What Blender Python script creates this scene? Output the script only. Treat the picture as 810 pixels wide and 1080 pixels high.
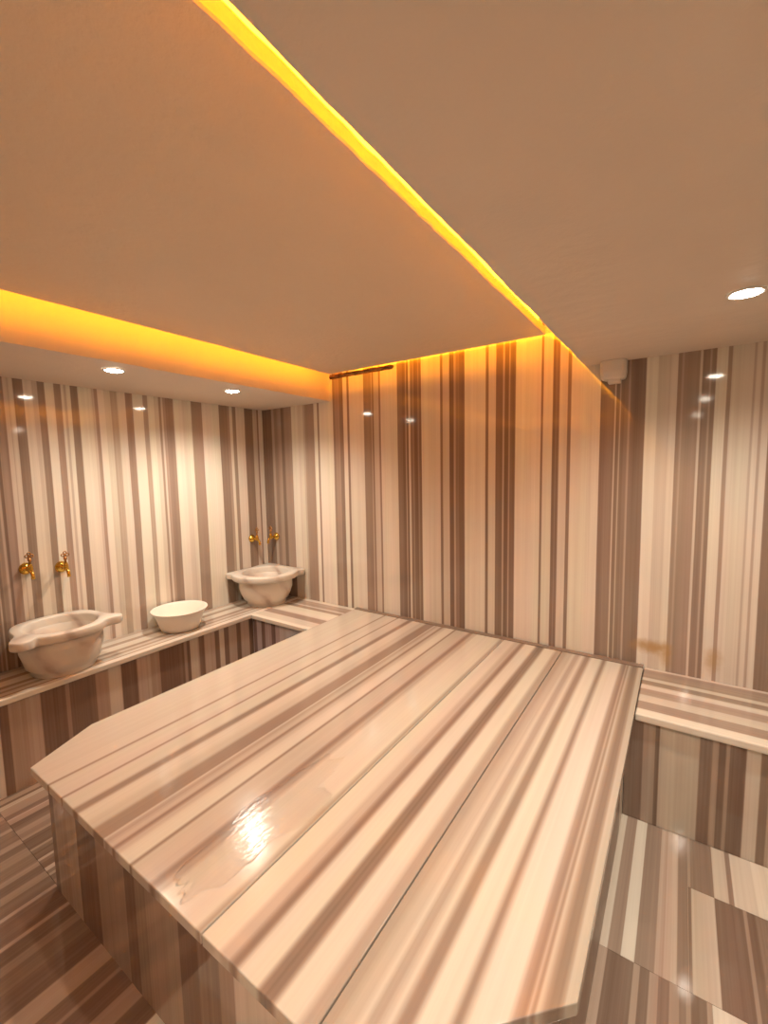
import bpy, bmesh, math, random
from mathutils import Vector, Matrix, noise
PI = math.pi
for o in list(bpy.data.objects): bpy.data.objects.remove(o)
SC = bpy.context.scene
COL = SC.collection

# ------------------------------------------------------------ camera
CAMP = Vector((2.7829, -2.389, 1.4167))
F = Vector((-0.56035, 0.82297, -0.093065)).normalized()
ROLL = -0.0183
R0 = F.cross(Vector((0, 0, 1))).normalized(); U0 = R0.cross(F)
Rv = math.cos(ROLL)*R0 + math.sin(ROLL)*U0
Uv = -math.sin(ROLL)*R0 + math.cos(ROLL)*U0
cd = bpy.data.cameras.new('camera')
cam = bpy.data.objects.new('camera', cd); COL.objects.link(cam)
cam.matrix_world = Matrix(((Rv.x, Uv.x, -F.x, CAMP.x), (Rv.y, Uv.y, -F.y, CAMP.y), (Rv.z, Uv.z, -F.z, CAMP.z), (0, 0, 0, 1)))
cd.sensor_fit = 'HORIZONTAL'; cd.sensor_width = 36.0; cd.lens = 462.0/810*36.0
cd.clip_start = 0.02
SC.camera = cam

# ------------------------------------------------------------ world, exposure
w = bpy.data.worlds.new('world'); SC.world = w; w.use_nodes = True
bg = w.node_tree.nodes['Background']; bg.inputs[0].default_value = (1, .8, .6, 1); bg.inputs[1].default_value = 0.02
SC.view_settings.view_transform = 'Standard'; SC.view_settings.look = 'None'
SC.view_settings.gamma = 1; SC.view_settings.use_curve_mapping = False
SC.view_settings.exposure = 0.2
LAMP_W = 22.0          # downlight power
LAMP_C = (1.0, .87, .715)
LED_S = 35.0           # strength of the amber strip
LED_C = (1.0, .345, .004)

# ------------------------------------------------------------ room numbers
ZC = 1.912             # soffit
SX, RX = .713, 2.369   # recess between these x
ZR = 2.26              # recess top
RXW = 4.15             # right wall
YF = -3.6              # wall behind camera
YRF = -3.35            # recess end
BL, BB = .360, .484    # bench depths
BH = .45
T = {
    'back': [(-0.0121, 0.12), (0.1042, 0.55), (0.1323, 0.3), (0.171, 0.45), (0.2092, 0.15), (0.2423, 0.4), (0.3233, 0.9), (0.3911, 0.8), (0.4464, 0.6), (0.4628, 0.42), (0.554, 0.97), (0.5876, 0.3), (0.6043, 0.95), (0.7361, 0.3), (0.7578, 0.42), (0.7968, 0.22), (0.8286, 0.92), (0.8638, 0.22), (0.8826, 0.88), (1.0065, 0.3), (1.0685, 0.65), (1.0755, 0.22), (1.0886, 0.7), (1.1291, 0.3), (1.1436, 0.87), (1.273, 0.2), (1.3107, 0.1), (1.3321, 0.5), (1.34, 0.08), (1.3541, 0.8), (1.3682, 0.2), (1.3852, 0.35), (1.3929, 0.15), (1.3968, 0.12), (1.4198, 0.32), (1.4296, 0.12), (1.4463, 0.85), (1.4911, 0.78), (1.5747, 0.18), (1.5911, 0.7), (1.6347, 0.08), (1.6624, 0.55), (1.6747, 0.25), (1.6965, 0.12), (1.7302, 0.88), (1.8569, 0.2), (1.8739, 0.8), (1.9161, 0.15), (1.9557, 0.6), (1.9648, 0.12), (1.9887, 0.5), (1.9964, 0.15), (2.0253, 0.9), (2.1601, 0.22), (2.171, 0.87), (2.2185, 0.2), (2.2328, 0.35), (2.2381, 0.2), (2.2513, 0.82), (2.2903, 0.25), (2.3072, 0.9), (2.4413, 0.22), (2.4697, 0.28), (2.5023, 0.78), (2.5083, 0.22), (2.5239, 0.65), (2.5289, 0.22), (2.5434, 0.28), (2.5592, 0.55), (2.5681, 0.2), (2.6295, 0.97), (2.6763, 0.78), (2.724, 0.87), (2.7505, 0.38), (2.7645, 0.52), (2.7725, 0.38), (2.8293, 0.75), (2.839, 0.25), (2.8637, 0.55), (2.8713, 0.25), (2.8863, 0.87), (2.925, 0.45), (2.9395, 0.82), (3.0103, 0.62), (3.019, 0.85), (3.0361, 0.6), (3.0463, 0.85), (3.0682, 0.25)],
    'left': [(-1.6617, 0.12), (-1.6491, 0.4), (-1.6235, 0.32), (-1.6142, 0.78), (-1.5974, 0.6), (-1.5936, 0.78), (-1.5745, 0.25), (-1.5356, 0.87), (-1.4976, 0.75), (-1.4752, 0.32), (-1.4439, 0.97), (-1.4033, 0.45), (-1.3718, 0.92), (-1.3704, 0.92), (-1.3585, 0.7), (-1.357, 0.7), (-1.3464, 0.97), (-1.3435, 0.95), (-1.3268, 0.32), (-1.2912, 0.95), (-1.2218, 0.75), (-1.2095, 0.5), (-1.1911, 1), (-1.1567, 0.85), (-1.1231, 0.6), (-1.0861, 0.9), (-1.04, 0.38), (-0.9989, 1), (-0.9357, 0.55), (-0.9061, 0.97), (-0.8638, 0.8), (-0.8361, 0.42), (-0.8223, 0.8), (-0.8098, 0.5), (-0.792, 0.35), (-0.7402, 0.95), (-0.6801, 0.85), (-0.6389, 0.92), (-0.6123, 0.4), (-0.531, 0.95), (-0.3951, 0.3), (-0.3267, 0.5), (-0.3061, 0.87), (-0.2811, 0.32), (-0.2515, 0.87), (-0.1735, 0.22), (-0.0969, 0.75)],
    'leftfront': [(-1.836, 0.12), (-1.8017, 0.5), (-1.7365, 0.58), (-1.6832, 0.1), (-1.5825, 0.38), (-1.5656, 0.12), (-1.4487, 0.5), (-1.3881, 0.78), (-1.3247, 0.1), (-1.2433, 0.62), (-1.1704, 0.5), (-1.1179, 0.1), (-0.969, 0.42), (-0.9512, 0.08), (-0.9301, 0.72), (-0.8815, 0.62), (-0.8715, 0.25), (-0.864, 0.12), (-0.8342, 0.62), (-0.7587, 0.15), (-0.7261, 0.8), (-0.6901, 0.18), (-0.6547, 0.58), (-0.5929, 0.1), (-0.5592, 0.62), (-0.4898, 0.15)],
    'backfrontL': [(0.3634, 0.12), (0.3983, 0.65), (0.4472, 0.12), (0.481, 0.58), (0.5472, 0.15), (0.5842, 0.6)],
    'backfrontR': [(2.5356, 0.15), (2.6949, 0.5), (2.7352, 0.15), (2.7492, 0.72), (2.8748, 0.2), (2.913, 0.5), (2.9317, 0.12), (2.9527, 0.5), (2.9631, 0.12), (3.0089, 0.78)],
    'slab': [(0.9152, 0.85), (1.1703, 0.4), (1.1803, 0.85), (1.2715, 0.4), (1.2815, 0.85), (1.3557, 0.35), (1.3866, 0.9), (1.4442, 0.78), (1.4852, 0.4), (1.5446, 0.85), (1.5516, 0.6), (1.5712, 0.75), (1.5937, 0.35), (1.6059, 0.75), (1.6283, 0.95), (1.6821, 0.35), (1.6922, 0.8), (1.7756, 0.38), (1.7979, 0.7), (1.8242, 0.97), (1.9651, 0.6), (1.9814, 0.97), (2.0463, 0.75), (2.0783, 0.32), (2.1003, 0.97), (2.1613, 0.3), (2.178, 0.2), (2.1839, 0.3), (2.2038, 0.97), (2.2623, 0.6), (2.3201, 0.72), (2.3474, 0.88), (2.3592, 0.62), (2.3848, 0.9), (2.4045, 0.4), (2.4321, 0.97), (2.4851, 0.42), (2.5047, 0.97), (2.5693, 0.55), (2.581, 0.38), (2.5908, 0.65), (2.5966, 0.42), (2.6025, 0.7), (2.615, 0.3), (2.6376, 0.5), (2.6434, 0.7)],
    'basefront': [(0.984, 0.2), (1.0806, 0.55), (1.2545, 0.1), (1.3878, 0.42), (1.5578, 0.1), (1.6138, 0.3), (1.6677, 0.42), (1.8218, 0.08), (1.9, 0.2), (1.9829, 0.42)],
    'benchR': [(-0.4407, 0.9), (-0.4325, 0.4), (-0.3661, 0.75), (-0.3036, 0.48), (-0.2413, 0.8), (-0.196, 0.32), (-0.1531, 0.75), (-0.1207, 0.4), (-0.0273, 0.78)],
    'benchL': [(-0.4713, 0.8), (-0.3762, 0.42), (-0.3077, 0.9), (-0.1904, 0.4), (-0.1475, 0.8), (-0.1299, 0.5), (-0.0471, 0.85)],
    'tileA': [(2.6114, 0.72), (2.6508, 0.35), (2.6857, 0.87), (2.7203, 0.28), (2.7691, 0.55), (2.7791, 0.5), (2.7898, 0.6), (2.8218, 0.22)],
    'tileB': [(2.8211, 0.2), (2.8504, 0.4), (2.8574, 0.2), (2.9214, 0.7), (2.9608, 0.3), (2.9744, 0.82)],
    'tileC': [(2.8264, 0.15), (2.8588, 0.65), (2.9217, 0.1), (2.9937, 0.4), (3.0032, 0.1), (3.0235, 0.2), (3.0574, 0.5)],
    'tileD': [(2.6206, 0.5), (2.6528, 0.12), (2.7202, 0.45), (2.7357, 0.12), (2.759, 0.5), (2.7802, 0.2), (2.806, 0.42), (2.8277, 0.2), (2.8432, 0.4), (2.8535, 0.1), (2.8885, 0.42), (2.8999, 0.1)],
}

# ------------------------------------------------------------ node helpers
def newmat(name):
    m = bpy.data.materials.new(name); m.use_nodes = True
    nt = m.node_tree; return m, nt, nt.nodes['Principled BSDF']
def N(nt, t, **k):
    n = nt.nodes.new(t)
    for a, b in k.items(): setattr(n, a, b)
    return n
def mth(nt, op, a, b=None, c=None):
    n = N(nt, 'ShaderNodeMath', operation=op)
    for i, v in enumerate((a, b, c)):
        if v is None: continue
        if isinstance(v, (int, float)): n.inputs[i].default_value = v
        else: nt.links.new(v, n.inputs[i])
    return n.outputs[0]
def noisev(nt, vec, scale, detail=2, rough=.5):
    n = N(nt, 'ShaderNodeTexNoise'); n.inputs['Scale'].default_value = scale
    n.inputs['Detail'].default_value = detail; n.inputs['Roughness'].default_value = rough
    if vec is not None: nt.links.new(vec, n.inputs['Vector'])
    return n.outputs['Fac']
def mapv(nt, vec, scale=(1, 1, 1), loc=(0, 0, 0)):
    n = N(nt, 'ShaderNodeMapping'); n.inputs['Scale'].default_value = scale; n.inputs['Location'].default_value = loc
    nt.links.new(vec, n.inputs['Vector']); return n.outputs[0]

def fill(table, lo, hi, seed, wide=1.0):
    """measured stripes, carried on to both ends with the same rhythm"""
    r = random.Random(seed); t = sorted(table)
    out = []
    def run(a, b):
        x = a; L = []
        while x < b:
            k = r.random()
            if k < .45: L.append((x, r.uniform(.78, .97))); x += r.uniform(.04, .12)*wide
            elif k < .62: L.append((x, r.uniform(.5, .7))); x += r.uniform(.012, .035)*wide
            else:
                for _ in range(r.randint(1, 4)):
                    L.append((x, r.uniform(.08, .35))); x += r.uniform(.008, .03)*wide
                    if r.random() < .5: L.append((x, r.uniform(.4, .65))); x += r.uniform(.004, .01)*wide
        return [q for q in L if q[0] < b - .003]
    if not t: return run(lo, hi)
    if t[0][0] > lo: out += run(lo, t[0][0])
    out += t
    if t[-1][0] < hi - .03: out += run(t[-1][0] + r.uniform(.03, .06), hi)
    return out

def stripes(nt, x, table, soft, x0l=None):
    """level (0 brown .. 1 cream) as a function of coordinate socket x"""
    t = sorted(table); CH = 15; res = None; prev = t[0][1]
    for i in range(0, len(t), CH):
        ch = t[i:i+CH]; lo = ch[0][0]; nx = t[i+CH][0] if i+CH < len(t) else ch[-1][0] + .1
        span = max(nx - lo, .01)
        mr = N(nt, 'ShaderNodeMapRange'); nt.links.new(x, mr.inputs[0])
        mr.inputs[1].default_value = lo - soft; mr.inputs[2].default_value = nx + soft
        rp = N(nt, 'ShaderNodeValToRGB'); nt.links.new(mr.outputs[0], rp.inputs[0])
        el = rp.color_ramp.elements; tot = span + 2*soft; pts = []
        if i > 0: pass
        for j, (p, l) in enumerate(ch):
            q = p - lo + soft
            w1 = soft
            nxt = ch[j+1][0] if j+1 < len(ch) else nx
            prv = ch[j-1][0] if j else p - 1
            w1 = min(soft, (nxt-p)*.45, (p-prv)*.45)
            pts.append(((q-w1)/tot, prev)); pts.append(((q+w1)/tot, l)); prev = l
        while len(el) > 1: el.remove(el[-1])
        el[0].position = max(pts[0][0], 0); el[0].color = (pts[0][1],)*3 + (1,)
        for p, l in pts[1:]:
            e = el.new(min(max(p, 0), 1)); e.color = (l, l, l, 1)
        v = rp.outputs[0]
        if res is None: res = v
        else:
            st = mth(nt, 'GREATER_THAN', x, lo - soft)
            mx = N(nt, 'ShaderNodeMix', data_type='RGBA'); nt.links.new(st, mx.inputs[0])
            nt.links.new(res, mx.inputs[6]); nt.links.new(v, mx.inputs[7]); res = mx.outputs[2]
    return res

DARK = (.195, .128, .096); MIDC = (.44, .335, .27); LIGHT = (.84, .785, .69)
def marble(name, axis, along, table=None, lo=0, hi=4, soft=.0016, seed=1, warp=.006, off=(0, 0, 0), rough=.07,
           nz=1.0, wide=1.0, stains=None, bump=0.0, tint=(1, 1, 1), joints=None):
    m, nt, b = newmat(name)
    tc = N(nt, 'ShaderNodeTexCoord'); pos = mapv(nt, tc.outputs['Object'], loc=off)
    sp = N(nt, 'ShaderNodeSeparateXYZ'); nt.links.new(pos, sp.inputs[0]); x = sp.outputs[axis]
    sc = [1.6]*3; sc[along] = 1.1
    wn = noisev(nt, mapv(nt, pos, tuple(sc), (seed*3.1, seed, 0)), 1.0, 2, .45)
    xw = mth(nt, 'ADD', x, mth(nt, 'MULTIPLY', mth(nt, 'SUBTRACT', wn, .5), warp))
    fs = [9.0]*3; fs[along] = 1.2
    wn2 = noisev(nt, mapv(nt, pos, tuple(fs), (seed, 2.2, 0)), 1.0, 2)
    xw = mth(nt, 'ADD', xw, mth(nt, 'MULTIPLY', mth(nt, 'SUBTRACT', wn2, .5), warp*.4))
    lev = stripes(nt, xw, fill(table or [], lo, hi, seed, wide), soft)
    st = [140.0]*3; st[along] = .9
    fine = noisev(nt, mapv(nt, pos, tuple(st)), 1.0, 3, .6)
    st2 = [38.0]*3; st2[along] = .5
    broad = noisev(nt, mapv(nt, pos, tuple(st2), (5, 1, seed)), 1.0, 2, .6)
    lv = mth(nt, 'ADD', lev, mth(nt, 'MULTIPLY', mth(nt, 'SUBTRACT', fine, .5), .2*nz))
    lv = mth(nt, 'ADD', lv, mth(nt, 'MULTIPLY', mth(nt, 'SUBTRACT', broad, .5), .22*nz))
    cr = N(nt, 'ShaderNodeValToRGB'); nt.links.new(lv, cr.inputs[0]); e = cr.color_ramp.elements
    t3 = lambda c: tuple(v*q for v, q in zip(c, tint)) + (1,)
    e[0].position = .05; e[0].color = t3(DARK); e[1].position = 1; e[1].color = t3(LIGHT)
    k = e.new(.5); k.color = t3(MIDC)
    col = cr.outputs[0]
    # greyer / pinker drifts of the stone
    dr = noisev(nt, mapv(nt, pos, tuple(12.0 if i != along else .8 for i in range(3)), (1, 4, 2)), 1.0, 1)
    hs = N(nt, 'ShaderNodeMix', data_type='RGBA', blend_type='MULTIPLY'); hs.inputs[0].default_value = 1
    dc = N(nt, 'ShaderNodeValToRGB'); nt.links.new(dr, dc.inputs[0]); q = dc.color_ramp.elements
    q[0].position = .3; q[0].color = (1, .96, .97, 1); q[1].position = .7; q[1].color = (.97, 1, .96, 1)
    nt.links.new(col, hs.inputs[6]); nt.links.new(dc.outputs[0], hs.inputs[7]); col = hs.outputs[2]
    for (sx, sz, rx, rz, a) in (stains or []):
        sn = noisev(nt, mapv(nt, pos, (22, 22, 22)), 1.0, 3)
        dx = mth(nt, 'DIVIDE', mth(nt, 'SUBTRACT', sp.outputs[0], sx), rx)
        dz = mth(nt, 'DIVIDE', mth(nt, 'SUBTRACT', sp.outputs[2], sz), rz)
        d = mth(nt, 'SQRT', mth(nt, 'ADD', mth(nt, 'MULTIPLY', dx, dx), mth(nt, 'MULTIPLY', dz, dz)))
        d = mth(nt, 'ADD', d, mth(nt, 'MULTIPLY', mth(nt, 'SUBTRACT', sn, .5), 1.3))
        mr = N(nt, 'ShaderNodeMapRange', interpolation_type='SMOOTHSTEP'); nt.links.new(d, mr.inputs[0])
        mr.inputs[1].default_value = 1.35; mr.inputs[2].default_value = .1; mr.inputs[3].default_value = 0; mr.inputs[4].default_value = a
        mx = N(nt, 'ShaderNodeMix', data_type='RGBA'); nt.links.new(mr.outputs[0], mx.inputs[0])
        nt.links.new(col, mx.inputs[6]); mx.inputs[7].default_value = (.46, .27, .10, 1); col = mx.outputs[2]
    nt.links.new(col, b.inputs['Base Color'])
    rn = noisev(nt, mapv(nt, pos, (6, 6, 6)), 1.0, 3)
    rr = N(nt, 'ShaderNodeMapRange'); nt.links.new(rn, rr.inputs[0]); rr.inputs[3].default_value = rough*.6; rr.inputs[4].default_value = rough*1.4
    nt.links.new(rr.outputs[0], b.inputs['Roughness'])
    b.inputs['Specular IOR Level'].default_value = .55
    if bump:
        bn = N(nt, 'ShaderNodeBump'); bn.inputs['Strength'].default_value = bump; bn.inputs['Distance'].default_value = .004
        nt.links.new(noisev(nt, mapv(nt, pos, (14, 14, 14)), 1.0, 3), bn.inputs['Height']); nt.links.new(bn.outputs[0], b.inputs['Normal'])
    return m

def plain(name, col, rough=.5, metal=0, bump=0, bs=60, var=0.0, spec=.5):
    m, nt, b = newmat(name)
    tc = N(nt, 'ShaderNodeTexCoord'); pos = tc.outputs['Object']
    n = noisev(nt, mapv(nt, pos, (3, 3, 3)), 1.0, 3)
    cr = N(nt, 'ShaderNodeValToRGB'); nt.links.new(n, cr.inputs[0]); e = cr.color_ramp.elements
    e[0].position = .3; e[1].position = .7
    e[0].color = tuple(c*(1-var) for c in col) + (1,); e[1].color = tuple(min(c*(1+var), 1) for c in col) + (1,)
    nt.links.new(cr.outputs[0], b.inputs['Base Color'])
    b.inputs['Roughness'].default_value = rough; b.inputs['Metallic'].default_value = metal
    b.inputs['Specular IOR Level'].default_value = spec
    if bump:
        bn = N(nt, 'ShaderNodeBump'); bn.inputs['Strength'].default_value = bump; bn.inputs['Distance'].default_value = .004
        nt.links.new(noisev(nt, mapv(nt, pos, (bs, bs, bs)), 1.0, 4, .6), bn.inputs['Height']); nt.links.new(bn.outputs[0], b.inputs['Normal'])
    return m
def emis(name, col, s):
    m, nt, b = newmat(name)
    b.inputs['Base Color'].default_value = (.8, .8, .8, 1)
    b.inputs['Emission Color'].default_value = tuple(col) + (1,); b.inputs['Emission Strength'].default_value = s
    return m

# ------------------------------------------------------------ mesh helpers
def link(name, bm, mats, parent=None, smooth=False, bevel=0, seg=2, loc=None):
    me = bpy.data.meshes.new(name)
    bmesh.ops.recalc_face_normals(bm, faces=bm.faces)
    bm.to_mesh(me); bm.free()
    o = bpy.data.objects.new(name, me); COL.objects.link(o)
    for m in (mats if isinstance(mats, (list, tuple)) else [mats]): me.materials.append(m)
    if smooth:
        for p in me.polygons: p.use_smooth = True
    if bevel:
        b = o.modifiers.new('bevel', 'BEVEL'); b.width = bevel; b.segments = seg; b.limit_method = 'ANGLE'; b.angle_limit = math.radians(40)
    if parent is not None: o.parent = parent
    if loc: o.location = loc
    return o
def box(bm, x0, x1, y0, y1, z0, z1, mi=0):
    v = [bm.verts.new(c) for c in ((x0, y0, z0), (x1, y0, z0), (x1, y1, z0), (x0, y1, z0), (x0, y0, z1), (x1, y0, z1), (x1, y1, z1), (x0, y1, z1))]
    for f in ((0, 3, 2, 1), (4, 5, 6, 7), (0, 1, 5, 4), (1, 2, 6, 5), (2, 3, 7, 6), (3, 0, 4, 7)):
        bm.faces.new([v[i] for i in f]).material_index = mi
def prism(bm, poly, z0, z1):
    a = [bm.verts.new((x, y, z0)) for x, y in poly]; b = [bm.verts.new((x, y, z1)) for x, y in poly]
    n = len(poly); bm.faces.new(a[::-1]); bm.faces.new(b)
    for i in range(n): bm.faces.new((a[i], a[(i+1) % n], b[(i+1) % n], b[i]))
def loft(bm, rings, cap0=True, cap1=True):
    R = [[bm.verts.new(c) for c in r] for r in rings]; n = len(R[0])
    for a, b in zip(R, R[1:]):
        for i in range(n): bm.faces.new((a[i], a[(i+1) % n], b[(i+1) % n], b[i]))
    if cap0: bm.faces.new(R[0][::-1])
    if cap1: bm.faces.new(R[-1])
    return R
def lathe(bm, prof, n=40, axis='z', c=(0, 0, 0), cap=True):
    rings = []
    for r, h in prof:
        ring = []
        for i in range(n):
            a = 2*PI*i/n; u, v = r*math.cos(a), r*math.sin(a)
            if axis == 'z': q = (c[0]+u, c[1]+v, c[2]+h)
            elif axis == 'x': q = (c[0]+h, c[1]+u, c[2]+v)
            else: q = (c[0]+u, c[1]+h, c[2]+v)
            ring.append(q)
        rings.append(ring)
    loft(bm, rings, cap, cap)
def tube(bm, pts, rad, n=14):
    pts = [Vector(p) for p in pts]; rings = []
    if not isinstance(rad, (list, tuple)): rad = [rad]*len(pts)
    for i, p in enumerate(pts):
        d = (pts[min(i+1, len(pts)-1)] - pts[max(i-1, 0)]).normalized()
        ref = Vector((0, 1, 0)) if abs(d.y) < .9 else Vector((1, 0, 0))
        a = d.cross(ref).normalized(); b = d.cross(a)
        rings.append([tuple(p + rad[i]*(math.cos(t)*a + math.sin(t)*b)) for t in (2*PI*k/n for k in range(n))])
    loft(bm, rings)
def struct(o): o['kind'] = 'structure'; return o
def tag(o, label, cat, group=None, kind=None):
    o['label'] = label; o['category'] = cat
    if group: o['group'] = group
    if kind: o['kind'] = kind
    return o
def empty(name, loc, label, cat, group=None):
    o = bpy.data.objects.new(name, None); COL.objects.link(o); o.location = loc; o.empty_display_size = .1
    return tag(o, label, cat, group)
def copy_tree(o):
    c = o.copy(); COL.objects.link(c)
    for ch in [x for x in bpy.data.objects if x.parent == o]:
        d = copy_tree(ch); d.parent = c
    return c

# ------------------------------------------------------------ materials
M_back = marble('marble_wall_back', 0, 2, T['back'], -.1, RXW, seed=4, stains=[(2.69, .556, .09, .036, .85), (2.75, .52, .026, .07, .6), (2.925, .545, .035, .06, .6)])
M_left = marble('marble_wall_left', 1, 2, T['left'], YF, .05, seed=7, warp=.012)
M_oth = marble('marble_wall_plain', 0, 2, None, -.1, RXW, seed=11)
M_othy = marble('marble_wall_side', 1, 2, None, YF, .1, seed=13)
M_ceil = plain('ceiling_plaster', (.74, .63, .53), .62, bump=.5, bs=26, var=.03)
M_panel = plain('panel_plaster', (.74, .62, .49), .6, bump=.9, bs=32, var=.02)
M_riser = plain('riser_plaster', (.85, .72, .55), .7, bump=.2, bs=30)

# ------------------------------------------------------------ room shell
bm = bmesh.new(); box(bm, -.12, RXW+.12, 0, .12, -.1, 2.5); struct(link('wall_back', bm, M_back))
bm = bmesh.new(); box(bm, -.12, 0, YF, 0, -.1, 2.5); struct(link('wall_left', bm, M_left))
bm = bmesh.new(); box(bm, RXW, RXW+.12, YF, 0, -.1, 2.5); struct(link('wall_right', bm, M_othy))
bm = bmesh.new(); box(bm, -.12, RXW+.12, YF-.12, YF, -.1, 2.5); struct(link('wall_front', bm, M_oth))

# ceiling: dropped band all round a recess; edges hand-plastered, a little uneven
def wav(t, s): return .004*noise.noise(Vector((t*4.0, s, 0))) + .0025*noise.noise(Vector((t*17.0, s+5, 0)))
bm = bmesh.new()
ny = 120; ys = [YRF*i/ny for i in range(ny+1)]
def strip(xo, xi, seedv):
    lo = [bm.verts.new((xi + (wav(y, seedv)), y, ZC + wav(y, seedv+9)*.4)) for y in ys]
    out = [bm.verts.new((xo, y, ZC)) for y in ys]
    up = [bm.verts.new((xi + wav(y, seedv)*.5, y, ZR)) for y in ys]
    for i in range(ny):
        bm.faces.new((out[i], out[i+1], lo[i+1], lo[i])).material_index = 0
        bm.faces.new((lo[i], lo[i+1], up[i+1], up[i])).material_index = 1
strip(0, SX, 1.0); strip(RXW, RX, 3.0)
def quad(a, b, c, d, mi=0): bm.faces.new([bm.verts.new(p) for p in (a, b, c, d)]).material_index = mi
quad((0, YRF, ZC), (RXW, YRF, ZC), (RXW, YF, ZC), (0, YF, ZC))
quad((SX, YRF, ZC), (RX, YRF, ZC), (RX, YRF, ZR), (SX, YRF, ZR), 1)
quad((SX-.1, 0, ZR), (RX+.1, 0, ZR), (RX+.1, YRF, ZR), (SX-.1, YRF, ZR), 1)
struct(link('ceiling', bm, [M_ceil, M_riser]))

# floor: marble tiles with the stripes running towards the back wall
M_fA = marble('floor_tile_a', 0, 1, T['tileA'] , 2.55, 2.84, seed=21, warp=.002, soft=.001)
M_fB = marble('floor_tile_b', 0, 1, T['tileB'], 2.82, 3.2, seed=22, warp=.002, soft=.001)
M_fC = marble('floor_tile_c', 0, 1, T['tileC'], 2.82, 3.2, seed=23, warp=.002, soft=.001)
M_fD = marble('floor_tile_d', 0, 1, T['tileD'], 2.55, 2.92, seed=24, warp=.002, soft=.001)
M_fL = marble('floor_tile_front', 0, 1, [(.3, .25), (.36, .45), (.40, .15), (.47, .4), (.5, .2), (.58, .5), (.6, .2), (.68, .45), (.71, .15), (.75, .35), (.80, .2), (.86, .4), (.885, .12), (.93, .3), (.965, .1), (1.02, .5), (1.035, .12), (1.132, .55), (1.147, .1), (1.2, .3), (1.23, .15), (1.29, .08), (1.372, .5), (1.44, .12), (1.485, .35), (1.497, .1), (1.56, .45), (1.615, .1)], .3, 2.7, seed=25, warp=.004, soft=.002)
ra = random.Random(9); aisle = []; xx = .3
while xx < 1.0:
    aisle.append((round(xx, 4), ra.choice([.1, .2, .3, .45, .6]))); xx += ra.uniform(.008, .035)
M_ai = marble('floor_tile_aisle', 0, 1, aisle, .3, 1.0, seed=26, warp=.003, soft=.001)
gen = [marble('floor_tile_%s' % n, 0, 1, None, 0, 4.2, seed=30+i, warp=.004, wide=.45) for i, n in enumerate(('e', 'f', 'g', 'h'))]
fm = [M_fA, M_fB, M_fC, M_fD, M_fL] + gen
M_grout = plain('floor_grout', (.5, .38, .28), .7)
fm.append(M_grout); fm.insert(9, M_ai)
bm = bmesh.new(); box(bm, -.1, RXW+.1, YF-.1, .1, -.1, -.004, len(fm)-1)
rf = random.Random(5)
def tile(x0, x1, y0, y1, mi):
    g = .0006; box(bm, x0+g, x1-g, y0+g, y1-g, -.004, 0, mi)
tile(2.60, 2.85, -1.065, -.47, 0); tile(2.85, 3.2, -.705, -.47, 1); tile(2.85, 3.2, -1.065, -.705, 2)
tile(2.60, 2.9, -1.665, -1.065, 3); tile(2.9, 3.2, -1.665, -1.065, 7)
for j in range(3):
    tile(3.2+.3*j, min(3.5+.3*j, RXW), -.9, 0, 5+j); tile(3.2+.3*j, min(3.5+.3*j, RXW), -1.8, -.9, 6+j % 2); tile(3.2+.3*j, min(3.5+.3*j, RXW), YF, -1.8, 5+(j+2) % 4)
tile(2.6, 2.9, YF, -1.665, 5); tile(2.9, 3.2, YF, -1.665, 6)
# left aisle
tile(0, 2.6, -2.8, -1.885, 4); tile(0, 2.6, YF, -2.8, 7)
for j in range(4):
    xa = (0, .5, .8, 1.1)[j]; xb_ = (.5, .8, 1.1, 2.6)[j]
    for k, (ya, yb_) in enumerate(((-1.885, -1.285), (-1.285, -.685), (-.685, 0))): tile(xa, xb_, ya, yb_, 9 if j < 3 else 5+(j*2+k*3) % 4)
struct(link('floor', bm, fm))

# ------------------------------------------------------------ floating ceiling panel
PZ = 2.062
PX0, PX1, PY0 = .820, 2.208, -.12
pn = empty('ceiling_panel', (1.5, -1.6, PZ), 'large floating plaster ceiling panel glowing amber round its edges, over the marble platform', 'ceiling panel')
bm = bmesh.new()
def edgeloop(z, inset=0):
    pts = []
    def add(a, b, n, s):
        for i in range(n):
            t = i/n; x = a[0]+(b[0]-a[0])*t; y = a[1]+(b[1]-a[1])*t; L = math.hypot(b[0]-a[0], b[1]-a[1])
            nx, ny_ = (b[1]-a[1])/L, -(b[0]-a[0])/L
            wv = wav((x+y), s) * min(1.0, min(t, 1-t)*12)
            pts.append((x+nx*wv, y+ny_*wv, z))
    c = [(PX0+inset, PY0-inset), (PX1-inset, PY0-inset), (PX1-inset, -3.2+inset), (PX0+inset, -3.2+inset)]
    add(c[0], c[1], 50, 2); add(c[1], c[2], 110, 4); add(c[2], c[3], 50, 6); add(c[3], c[0], 110, 8)
    return [(x-1.5, y+1.6, z_-PZ) for x, y, z_ in pts]
loft(bm, [edgeloop(PZ+.004), edgeloop(PZ+.034)], False, True)
R_ = loft(bm, [edgeloop(PZ+.0, .003), edgeloop(PZ+.004)], True, False)
link('panel_board', bm, M_panel, pn)
bm = bmesh.new()
for hx in (1.1, 1.95):
    for hy in (-.6, -1.6, -2.7): box(bm, hx-.01-1.5, hx+.01-1.5, hy-.01+1.6, hy+.01+1.6, .03, ZR-PZ)
link('hanger_rods', bm, plain('hanger_metal', (.5, .5, .5), .4, 1), pn)
M_led = emis('amber_led', LED_C, LED_S)
bm = bmesh.new(); h0, h1, i_ = .070, .080, .028
x0, x1, y0, y1 = PX0-1.5+i_, PX1-1.5-i_, -3.2+1.6+i_, PY0+1.6-i_
box(bm, x0, x0+.008, y0, y1, h0, h1); box(bm, x1-.008, x1, y0, y1, h0-.018, h1+.012)
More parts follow.
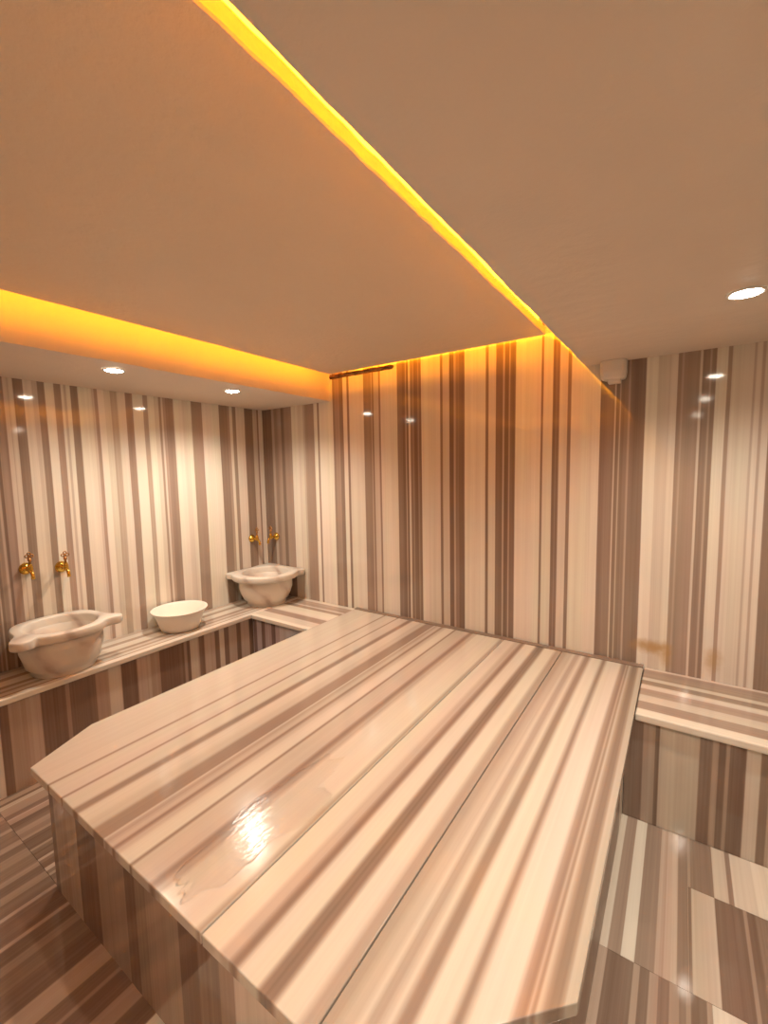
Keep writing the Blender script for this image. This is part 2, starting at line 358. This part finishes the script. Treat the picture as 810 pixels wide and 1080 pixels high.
box(bm, x0+.01, x1-.01, y1-.008, y1, h0, h1); box(bm, x0+.01, x1-.01, y0, y0+.008, h0, h1)
bc = bmesh.new()
box(bc, x0+.009, x0+.03, y0+.009, y1-.009, .034, .082); box(bc, x1-.03, x1-.009, y0+.009, y1-.009, .034, .082)
box(bc, x0+.031, x1-.031, y1-.03, y1-.009, .034, .082); box(bc, x0+.031, x1-.031, y0+.009, y0+.03, .034, .082)
link('led_ledge', bc, M_panel, pn)
o = link('led_strip', bm, M_led, pn); o['label'] = 'glowing amber light strip on top of the panel edge'

# brown batten at the back edge of the panel
bm = bmesh.new(); n = 60; rings = []
for i in range(n+1):
    t = i/n; x = .812 + .50*t; hw = .015 + .0025*noise.noise(Vector((t*9, 1, 0))); hh = .014 + .003*noise.noise(Vector((t*12, 4, 0)))
    if t > .96: hw *= (1-t)/.04*.6+.4; hh *= (1-t)/.04*.6+.4
    cy = -.100 + .002*math.sin(t*15); cz = 2.046 + .002*noise.noise(Vector((t*7, 7, 0)))
    rings.append([(x, cy + hw*math.cos(a), cz + hh*math.sin(a)) for a in (2*PI*k/10+.3 for k in range(10))])
loft(bm, rings)
mb, nt, b = newmat('rough_brown_wood')
tc = N(nt, 'ShaderNodeTexCoord'); nz = noisev(nt, mapv(nt, tc.outputs['Object'], (18, 60, 60)), 1.0, 4, .7)
cr = N(nt, 'ShaderNodeValToRGB'); nt.links.new(nz, cr.inputs[0]); e = cr.color_ramp.elements
e[0].position = .38; e[0].color = (.12, .04, .012, 1); e[1].position = .62; e[1].color = (.55, .24, .06, 1)
nt.links.new(cr.outputs[0], b.inputs['Base Color']); b.inputs['Roughness'].default_value = .8
tag(link('wooden_batten', bm, mb, None, True), 'thin rough brown strip wedged along the back left edge of the floating ceiling panel', 'batten')

# ------------------------------------------------------------ downlights
M_bez = plain('downlight_bezel', (.85, .82, .76), .35)
M_lens = emis('downlight_lens', (1.0, .88, .72), 55.0)
def downlight():
    r = empty('downlight', (0, 0, 0), '', 'ceiling light', 'recessed downlights in the ceiling')
    bm = bmesh.new(); lathe(bm, [(.037, -.001), (.037, -.005), (.044, -.006), (.047, -.003), (.047, .0)], 40, cap=False); link('bezel', bm, M_bez, r, True)
    bm = bmesh.new(); lathe(bm, [(.037, -.001), (.034, -.006), (.02, -.010), (.002, -.011)], 32); link('lens', bm, M_lens, r, True)
    return r
dl = downlight(); first = True
lamps = [(.561, -1.353, 'recessed downlight in the left soffit, the nearer one above the front basin'),
         (.537, -.679, 'recessed downlight in the left soffit, the farther one towards the corner'),
         (2.916, -.706, 'bright recessed downlight in the right ceiling near the back wall'),
         (2.90, -1.69, 'recessed downlight in the right ceiling, straight above the camera side, out of frame'),
         (2.88, -2.93, 'recessed downlight in the right ceiling, behind the camera')]
for i, (x, y, lb) in enumerate(lamps):
    d = dl if i == 0 else copy_tree(dl)
    d.location = (x, y, ZC); d['label'] = lb
    ld = bpy.data.lights.new('downlight_beam', 'SPOT'); ld.energy = LAMP_W; ld.color = LAMP_C
    ld.spot_size = math.radians(152); ld.spot_blend = 1.0; ld.shadow_soft_size = .028
    lo = bpy.data.objects.new('downlight_beam', ld); COL.objects.link(lo); lo.parent = d; lo.location = (0, 0, -.035)
    lo.visible_glossy = True

# box under the ceiling on the back wall
db = empty('sensor_box', (2.503, -.03, ZC), 'small white rounded box fixed under the ceiling against the back wall', 'sensor box')
M_wp = plain('white_plastic_cream', (.78, .70, .62), .45)
bm = bmesh.new(); pr = []
for z, s in ((0, 1), (-.055, 1.0), (-.078, .92), (-.088, .8)):
    pr.append([(sx*s, sy*s if sy < 0 else sy, z) for sx, sy in ((-.052, .03), (-.064, -.004), (-.048, -.036), (.034, -.036), (.05, -.018), (.05, .03))])
loft(bm, pr); link('housing', bm, M_wp, db, bevel=.005)
bm = bmesh.new(); box(bm, -.028, .026, -.02, .029, -.104, -.086); link('lower_cap', bm, M_wp, db, bevel=.004)

# ------------------------------------------------------------ benches
def off(v): return tuple(v)
lbn = empty('marble_bench', (0, -1.75, 0), 'low striped marble bench along the left wall carrying both basins', 'bench')
M_lt = marble('bench_top_left', 0, 1, [(.0, .6), (.05, .8), (.1, .45), (.14, .82), (.205, .4), (.235, .7), (.262, .45), (.285, .75), (.318, .3), (.326, .9)], -.05, .5, seed=41, off=(0, -1.75, 0), soft=.004)
M_lf = marble('bench_front_left', 1, 2, T['leftfront'], YF, 0, seed=42, off=(0, -1.75, 0))
bm = bmesh.new(); box(bm, .001, BL, YF+.002+1.75, -.001+1.75, BH-.03, BH)
link('bench_top', bm, M_lt, lbn, bevel=.006, seg=3)
bm = bmesh.new(); box(bm, .002, BL-.018, YF+.002+1.75, -.003+1.75, 0, BH-.03); link('front_panel', bm, M_lf, lbn)

yo = -.24; xo = 2.2
M_bt1 = marble('bench_top_back', 1, 0, [(-.484, .92), (-.45, .8)] + [q for q in T['benchL'] if q[0] > -.46], -.49, 0, seed=43, off=(xo, yo, 0), soft=.006)
M_bt2 = marble('bench_top_right', 1, 0, [(-.484, .92)] + T['benchR'], -.49, 0, seed=44, off=(xo, yo, 0), soft=.004)
bl_ = [(x, l) for x, l in T['backfrontL']]
M_bf1 = marble('bench_front_back', 0, 2, bl_, .35, .95, tint=(.82, .86, 1.05), seed=45, off=(xo, yo, 0))
M_bf2 = marble('bench_front_right', 0, 2, T['backfrontR'], 2.5, RXW, seed=46, off=(xo, yo, 0))
for xa, xb_, mt, mf, lb in ((BL+.001, .912, M_bt1, M_bf1, 'short striped marble bench on the back wall between the corner basin and the platform'),
                            (2.664, RXW-.002, M_bt2, M_bf2, 'low striped marble bench along the back wall to the right of the platform')):
    bbn = empty('marble_bench', (xo, yo, 0), lb, 'bench')
    bm = bmesh.new(); box(bm, xa-xo, xb_-xo, -BB-yo, -.001-yo, BH-.03, BH); link('bench_top', bm, mt, bbn, bevel=.006, seg=3)
    bm = bmesh.new(); box(bm, (xa if xa < 1 else 2.632)-xo, (xb_ if xa > 1 else .944)-xo, -BB+.015-yo, -.003-yo, 0, BH-.03); link('front_panel', bm, mf, bbn)

# ------------------------------------------------------------ platform
SXL, SXR, SYF = .913, 2.662, -1.925
ZS = .456
pf = empty('marble_platform', (1.79, -.95, 0), 'big chamfered striped marble platform in the middle, reaching to the back wall', 'platform')
px, py = 1.79, -.95
M_sl = marble('platform_marble', 0, 1, T['slab'], .85, 2.7, seed=51, off=(px, py, 0), soft=.008, warp=.004, rough=.13, bump=.05, nz=.55, tint=(.86, .87, .88))
M_bs = marble('platform_base_front', 0, 2, T['basefront'], .8, 2.7, seed=52, off=(px, py, 0), soft=.002)
M_br = marble('platform_base_side', 1, 2, rough=.35, table= [(-1.9, .22), (-1.5, .3), (-1.2, .2), (-.8, .28), (-.62, .2)], lo=-1.95, hi=0, seed=53, off=(px, py, 0))
seams = [SXL, 1.982, 2.294, SXR]
zt0, zt1 = ZS-.028, ZS
def L(pts): return [(x-px, y-py) for x, y in pts]
g = .0018
boards = [[(SXL, -.0345), (seams[1]-g, -.0345), (seams[1]-g, SYF), (1.024, SYF), (SXL, -1.695)],
          [(seams[1]+g, -.0345), (seams[2]-g, -.0345), (seams[2]-g, SYF), (seams[1]+g, SYF)],
          [(seams[2]+g, -.0345), (SXR, -.0345), (SXR, -1.62), (2.36, SYF), (seams[2]+g, SYF)]]
for pb in boards:
    bm = bmesh.new(); prism(bm, L(pb), zt0, zt1); link('top_board', bm, M_sl, pf, bevel=.0025, seg=2)
bm = bmesh.new()
box(bm, SXL-px, SXR-px, -.034-py, -.0015-py, zt0, ZS+.006)
link('edge_strip', bm, marble('edge_strip_marble', 1, 0, [(-.04, .2), (-.006, .3)], -.04, 0, seed=54, off=(px, py, 0)), pf, bevel=.002)
bi = .032
base = [(SXL+bi, -.003), (SXR-bi, -.003), (SXR-bi, -1.60), (2.345, SYF+.036), (1.045, SYF+.036), (SXL+bi, -1.68)]
bm = bmesh.new(); prism(bm, L(base), 0, zt0)
bmesh.ops.recalc_face_normals(bm, faces=bm.faces); bm.normal_update()
for f in bm.faces: f.material_index = 1 if abs(f.normal.x) > .5 else 0
link('base', bm, [M_bs, M_br], pf)

# water lying on the platform
mw, nt, b = newmat('water_film')
for n_ in list(nt.nodes):
    if n_.type == 'BSDF_PRINCIPLED': nt.nodes.remove(n_)
out = [q for q in nt.nodes if q.type == 'OUTPUT_MATERIAL'][0]
tr = N(nt, 'ShaderNodeBsdfTransparent'); gl = N(nt, 'ShaderNodeBsdfGlossy'); gl.inputs['Roughness'].default_value = .17
fr = N(nt, 'ShaderNodeFresnel'); fr.inputs[0].default_value = 1.33; mx = N(nt, 'ShaderNodeMixShader')
tc = N(nt, 'ShaderNodeTexCoord'); bn = N(nt, 'ShaderNodeBump'); bn.inputs['Strength'].default_value = .35; bn.inputs['Distance'].default_value = .004
nt.links.new(noisev(nt, mapv(nt, tc.outputs['Object'], (60, 14, 14)), 1.0, 3), bn.inputs['Height'])
for nd in (gl, fr): nt.links.new(bn.outputs[0], nd.inputs['Normal'])
nt.links.new(fr.outputs[0], mx.inputs[0]); nt.links.new(tr.outputs[0], mx.inputs[1]); nt.links.new(gl.outputs[0], mx.inputs[2]); nt.links.new(mx.outputs[0], out.inputs[0])
bm = bmesh.new(); ring = []; rt = []
for k in range(72):
    a = 2*PI*k/72; r = 1 + .5*noise.noise(Vector((math.cos(a)*1.7, math.sin(a)*1.7, 2))) + .18*noise.noise(Vector((math.cos(a)*6, math.sin(a)*6, 5)))
    x = .085*r*math.cos(a); y = .26*r*math.sin(a)
    ring.append((x, y, 0)); rt.append((x*.96, y*.97, .0011))
loft(bm, [ring, rt], False, True); tag(link('water_puddle', bm, mw, loc=(1.865, -1.63, ZS+.0004)), 'shallow shiny puddle of water near the front edge of the marble platform', 'water')

# ------------------------------------------------------------ basins
def veined(name, seed=0):
    m, nt, b = newmat(name); tc = N(nt, 'ShaderNodeTexCoord'); pos = mapv(nt, tc.outputs['Object'], (1, 1, 1), (seed, 0, 0))
    n1 = noisev(nt, mapv(nt, pos, (3, 3, 7)), 1.0, 5, .6)
    wv = N(nt, 'ShaderNodeTexWave', wave_type='BANDS', bands_direction='DIAGONAL'); wv.inputs['Scale'].default_value = 2.2; wv.inputs['Distortion'].default_value = 6; wv.inputs['Detail'].default_value = 3
    nt.links.new(pos, wv.inputs['Vector'])
    v = mth(nt, 'ADD', mth(nt, 'MULTIPLY', wv.outputs['Fac'], .55), mth(nt, 'MULTIPLY', n1, .5))
    cr = N(nt, 'ShaderNodeValToRGB'); nt.links.new(v, cr.inputs[0]); e = cr.color_ramp.elements
    e[0].position = .20; e[0].color = (.50, .40, .34, 1); e[1].position = .5; e[1].color = (.76, .70, .62, 1)
    k = e.new(.29); k.color = (.68, .60, .53, 1)
    nt.links.new(cr.outputs[0], b.inputs['Base Color']); b.inputs['Roughness'].default_value = .28
    return m
def resample(poly, n):
    """closed Catmull-Rom through poly"""
    P = [Vector(p) for p in poly]; k = len(P); d = []
    for i in range(k):
        a, b, c, e = P[i-1], P[i], P[(i+1) % k], P[(i+2) % k]
        for s in range(12):
            t = s/12; d.append(.5*((2*b) + (c-a)*t + (2*a-5*b+4*c-e)*t*t + (3*b-a-3*c+e)*t**3))
    Ls = [0]
    for i in range(len(d)): Ls.append(Ls[-1] + (d[(i+1) % len(d)]-d[i]).length)
    out = []; j = 0
    for i in range(n):
        s = Ls[-1]*i/n
        while Ls[j+1] < s: j += 1
        t = (s-Ls[j])/max(Ls[j+1]-Ls[j], 1e-9); out.append(d[j].lerp(d[(j+1) % len(d)], t))
    return out
def basin(name, loc, outline, cz, rt, h, mat, label, ro=.163, rb=.205, foot=.13, group=None, inner=(0, 0), ex=1.0):
    r = empty(name, loc, label, 'basin', group)
    n = 128
    pts = resample([(x-cz[0], y-cz[1]) for x, y in outline], n)
    ox, oy = inner
    # rim: outer outline, opening circle matched by angle
    bm = bmesh.new()
    def circ(rad, z, m=None):
        res = []
        for p in (m or pts):
            a = math.atan2(p[1]-oy, p[0]-ox); res.append((ox+rad*math.cos(a), oy+ex*rad*math.sin(a), z))
        return res
    def outl(z, s):
        return [(p[0]*s, p[1]*s, z) for p in pts]
    rings = [circ(ro+.012, h-rt), outl(h-rt, .985), outl(h-rt+.006, 1.0), outl(h-.008, 1.0), outl(h-.002, .992), outl(h, .975), circ(ro+.014, h+.001), circ(ro+.004, h-.001), circ(ro, h-.008), circ(ro-.002, h-rt-.004)]
    loft(bm, rings, False, False)
    link('rim', bm, mat, r, True)
    bm = bmesh.new(); m = 64
    def cc(rad, z): return [(ox+rad*math.cos(2*PI*k/m), oy+ex*rad*math.sin(2*PI*k/m), z) for k in range(m)]
    hb = h-rt
    prof = [(foot*.98, 0), (foot*1.02, .006), (foot, .022), (foot*1.16, .04), (rb*.93, hb*.42), (rb*.995, hb*.62), (rb, hb*.78), (rb*.985, hb*.93), (rb*.95, hb),
            (ro+.008, hb+.004), (ro-.004, hb-.002), (ro*.97, hb*.7), (ro*.85, hb*.45), (ro*.55, hb*.3), (ro*.1, hb*.26)]
    loft(bm, [cc(a, z) for a, z in prof], True, True)
    link('bowl', bm, mat, r, True)
    return r
def arc(cx, cy, r, a0, a1, n, ex=1):
    return [(cx+r*math.cos(math.radians(a0+(a1-a0)*i/(n-1))), cy+ex*r*math.sin(math.radians(a0+(a1-a0)*i/(n-1)))) for i in range(n)]
# corner basin
c2 = (.212, -.212)
o2 = [(.006, -.006), (.006, -.2), (.006, -.36), (.008, -.415), (.04, -.422), (.075, -.415), (.092, -.425)] + arc(.21, -.21, .245, 240, 390, 13) + [(.425, -.092), (.415, -.075), (.422, -.04), (.415, -.008), (.36, -.006), (.2, -.006)]
basin('wash_basin', (c2[0], c2[1], BH), o2, c2, .042, .235, veined('basin_marble', 2), 'carved marble wash basin with two ears set into the back left corner', ro=.168, rb=.195, foot=.14, inner=(.008, -.008))
# front basin by the left wall
c1 = (.205, -1.53)
def rel(l): return [(c1[0]+a*.90, c1[1]+b*.90) for a, b in l]
o1 = rel([(-.215, -.06), (-.217, 0), (-.215, .06), (-.19, .145), (-.13, .195), (-.05, .215), (.03, .222), (.085, .25), (.125, .268), (.155, .24), (.15, .195), (.155, .165),
          (.195, .12), (.215, .055), (.22, 0), (.215, -.055), (.195, -.12), (.165, -.165), (.185, -.195), (.185, -.245), (.135, -.27), (.085, -.25), (.03, -.222), (-.05, -.215), (-.13, -.195), (-.19, -.145)])
basin('wash_basin', (c1[0], c1[1], BH), o1, c1, .042, .232, veined('basin_marble_front', 5), 'large carved marble wash basin with rounded ears, nearest on the left bench', ro=.155, rb=.178, foot=.135)
# white bowl
bm = bmesh.new(); m = 72
def ov(r, z, k=1.0): return [(r*1.0*math.cos(2*PI*i/m), r*1.0*math.sin(2*PI*i/m), z) for i in range(m)]
loft(bm, [ov(.105, 0), ov(.112, .004), ov(.121, .028), ov(.140, .085), ov(.160, .119), ov(.166, .124), ov(.165, .127), ov(.158, .125), ov(.152, .117), ov(.134, .083), ov(.114, .03), ov(.10, .012), ov(.02, .010)])
tag(link('plastic_bowl', bm, plain('white_plastic', (.93, .87, .78), .3), None, True, loc=(.178, -.885, BH+.0005)), 'white plastic bowl standing on the left bench between the two marble basins', 'bowl')

# ------------------------------------------------------------ taps
M_brass = plain('polished_brass', (.80, .50, .10), .18, 1, var=.05)
M_brass_d = plain('aged_brass', (.45, .22, .08), .35, 1, var=.15)
def tap():
    r = empty('brass_tap', (0, 0, 0), '', 'tap', 'brass taps on the walls')
    bm = bmesh.new(); lathe(bm, [(.031, 0), (.031, .003), (.029, .008), (.022, .017), (.014, .022), (.010, .024)], 32, 'x'); link('wall_flange', bm, M_brass, r, True)
    bm = bmesh.new()
    tube(bm, [(.018, 0, 0), (.045, 0, 0), (.062, 0, 0)], [.0095, .0105, .009], 18)
    lathe(bm, [(.006, -.014), (.011, -.012), (.0125, 0), (.0115, .014), (.009, .026), (.0075, .03)], 20, 'z', (.062, 0, 0))
    tube(bm, [(.064, 0, -.004), (.078, 0, -.008), (.088, 0, -.02), (.091, 0, -.035), (.092, 0, -.045)], [.008, .0085, .0085, .008, .009], 16)
    link('spout', bm, M_brass, r, True)
    bm = bmesh.new()
    lathe(bm, [(.0055, .03), (.0055, .044), (.009, .047), (.0095, .052), (.005, .056), (.004, .062)], 18, 'z', (.062, 0, 0))
    for (dy, dz) in ((-.011, .071), (.011, .071), (0, .060), (0, .083)):
        pts = [(.062, dy+.0068*math.cos(t), dz+.0068*math.sin(t)) for t in (2*PI*k/16 for k in range(17))]
        tube(bm, pts, .0028, 8)
    lathe(bm, [(.001, -.005), (.005, -.003), (.005, .003), (.001, .005)], 12, 'x', (.062, 0, .0715))
    link('handle', bm, M_brass_d, r, True)['label'] = 'darker flower-shaped handle'
    return r
t0 = tap()
for i, (x, y, z, rz, lb) in enumerate(((0, -1.592, .95, 0, 'brass wall tap with a flower handle above the front basin, the left one'),
                     (0, -1.437, .93, 0, 'brass wall tap with a flower handle above the front basin, the right one'),
                     (0, -.155, .908, 0, 'brass wall tap on the left wall above the corner basin'),
                     (.112, 0, .912, -PI/2, 'brass wall tap on the back wall above the corner basin'))):
    t = t0 if i == 0 else copy_tree(t0)
    t.location = (x, y, z); t.rotation_euler = (0, 0, rz); t['label'] = lb
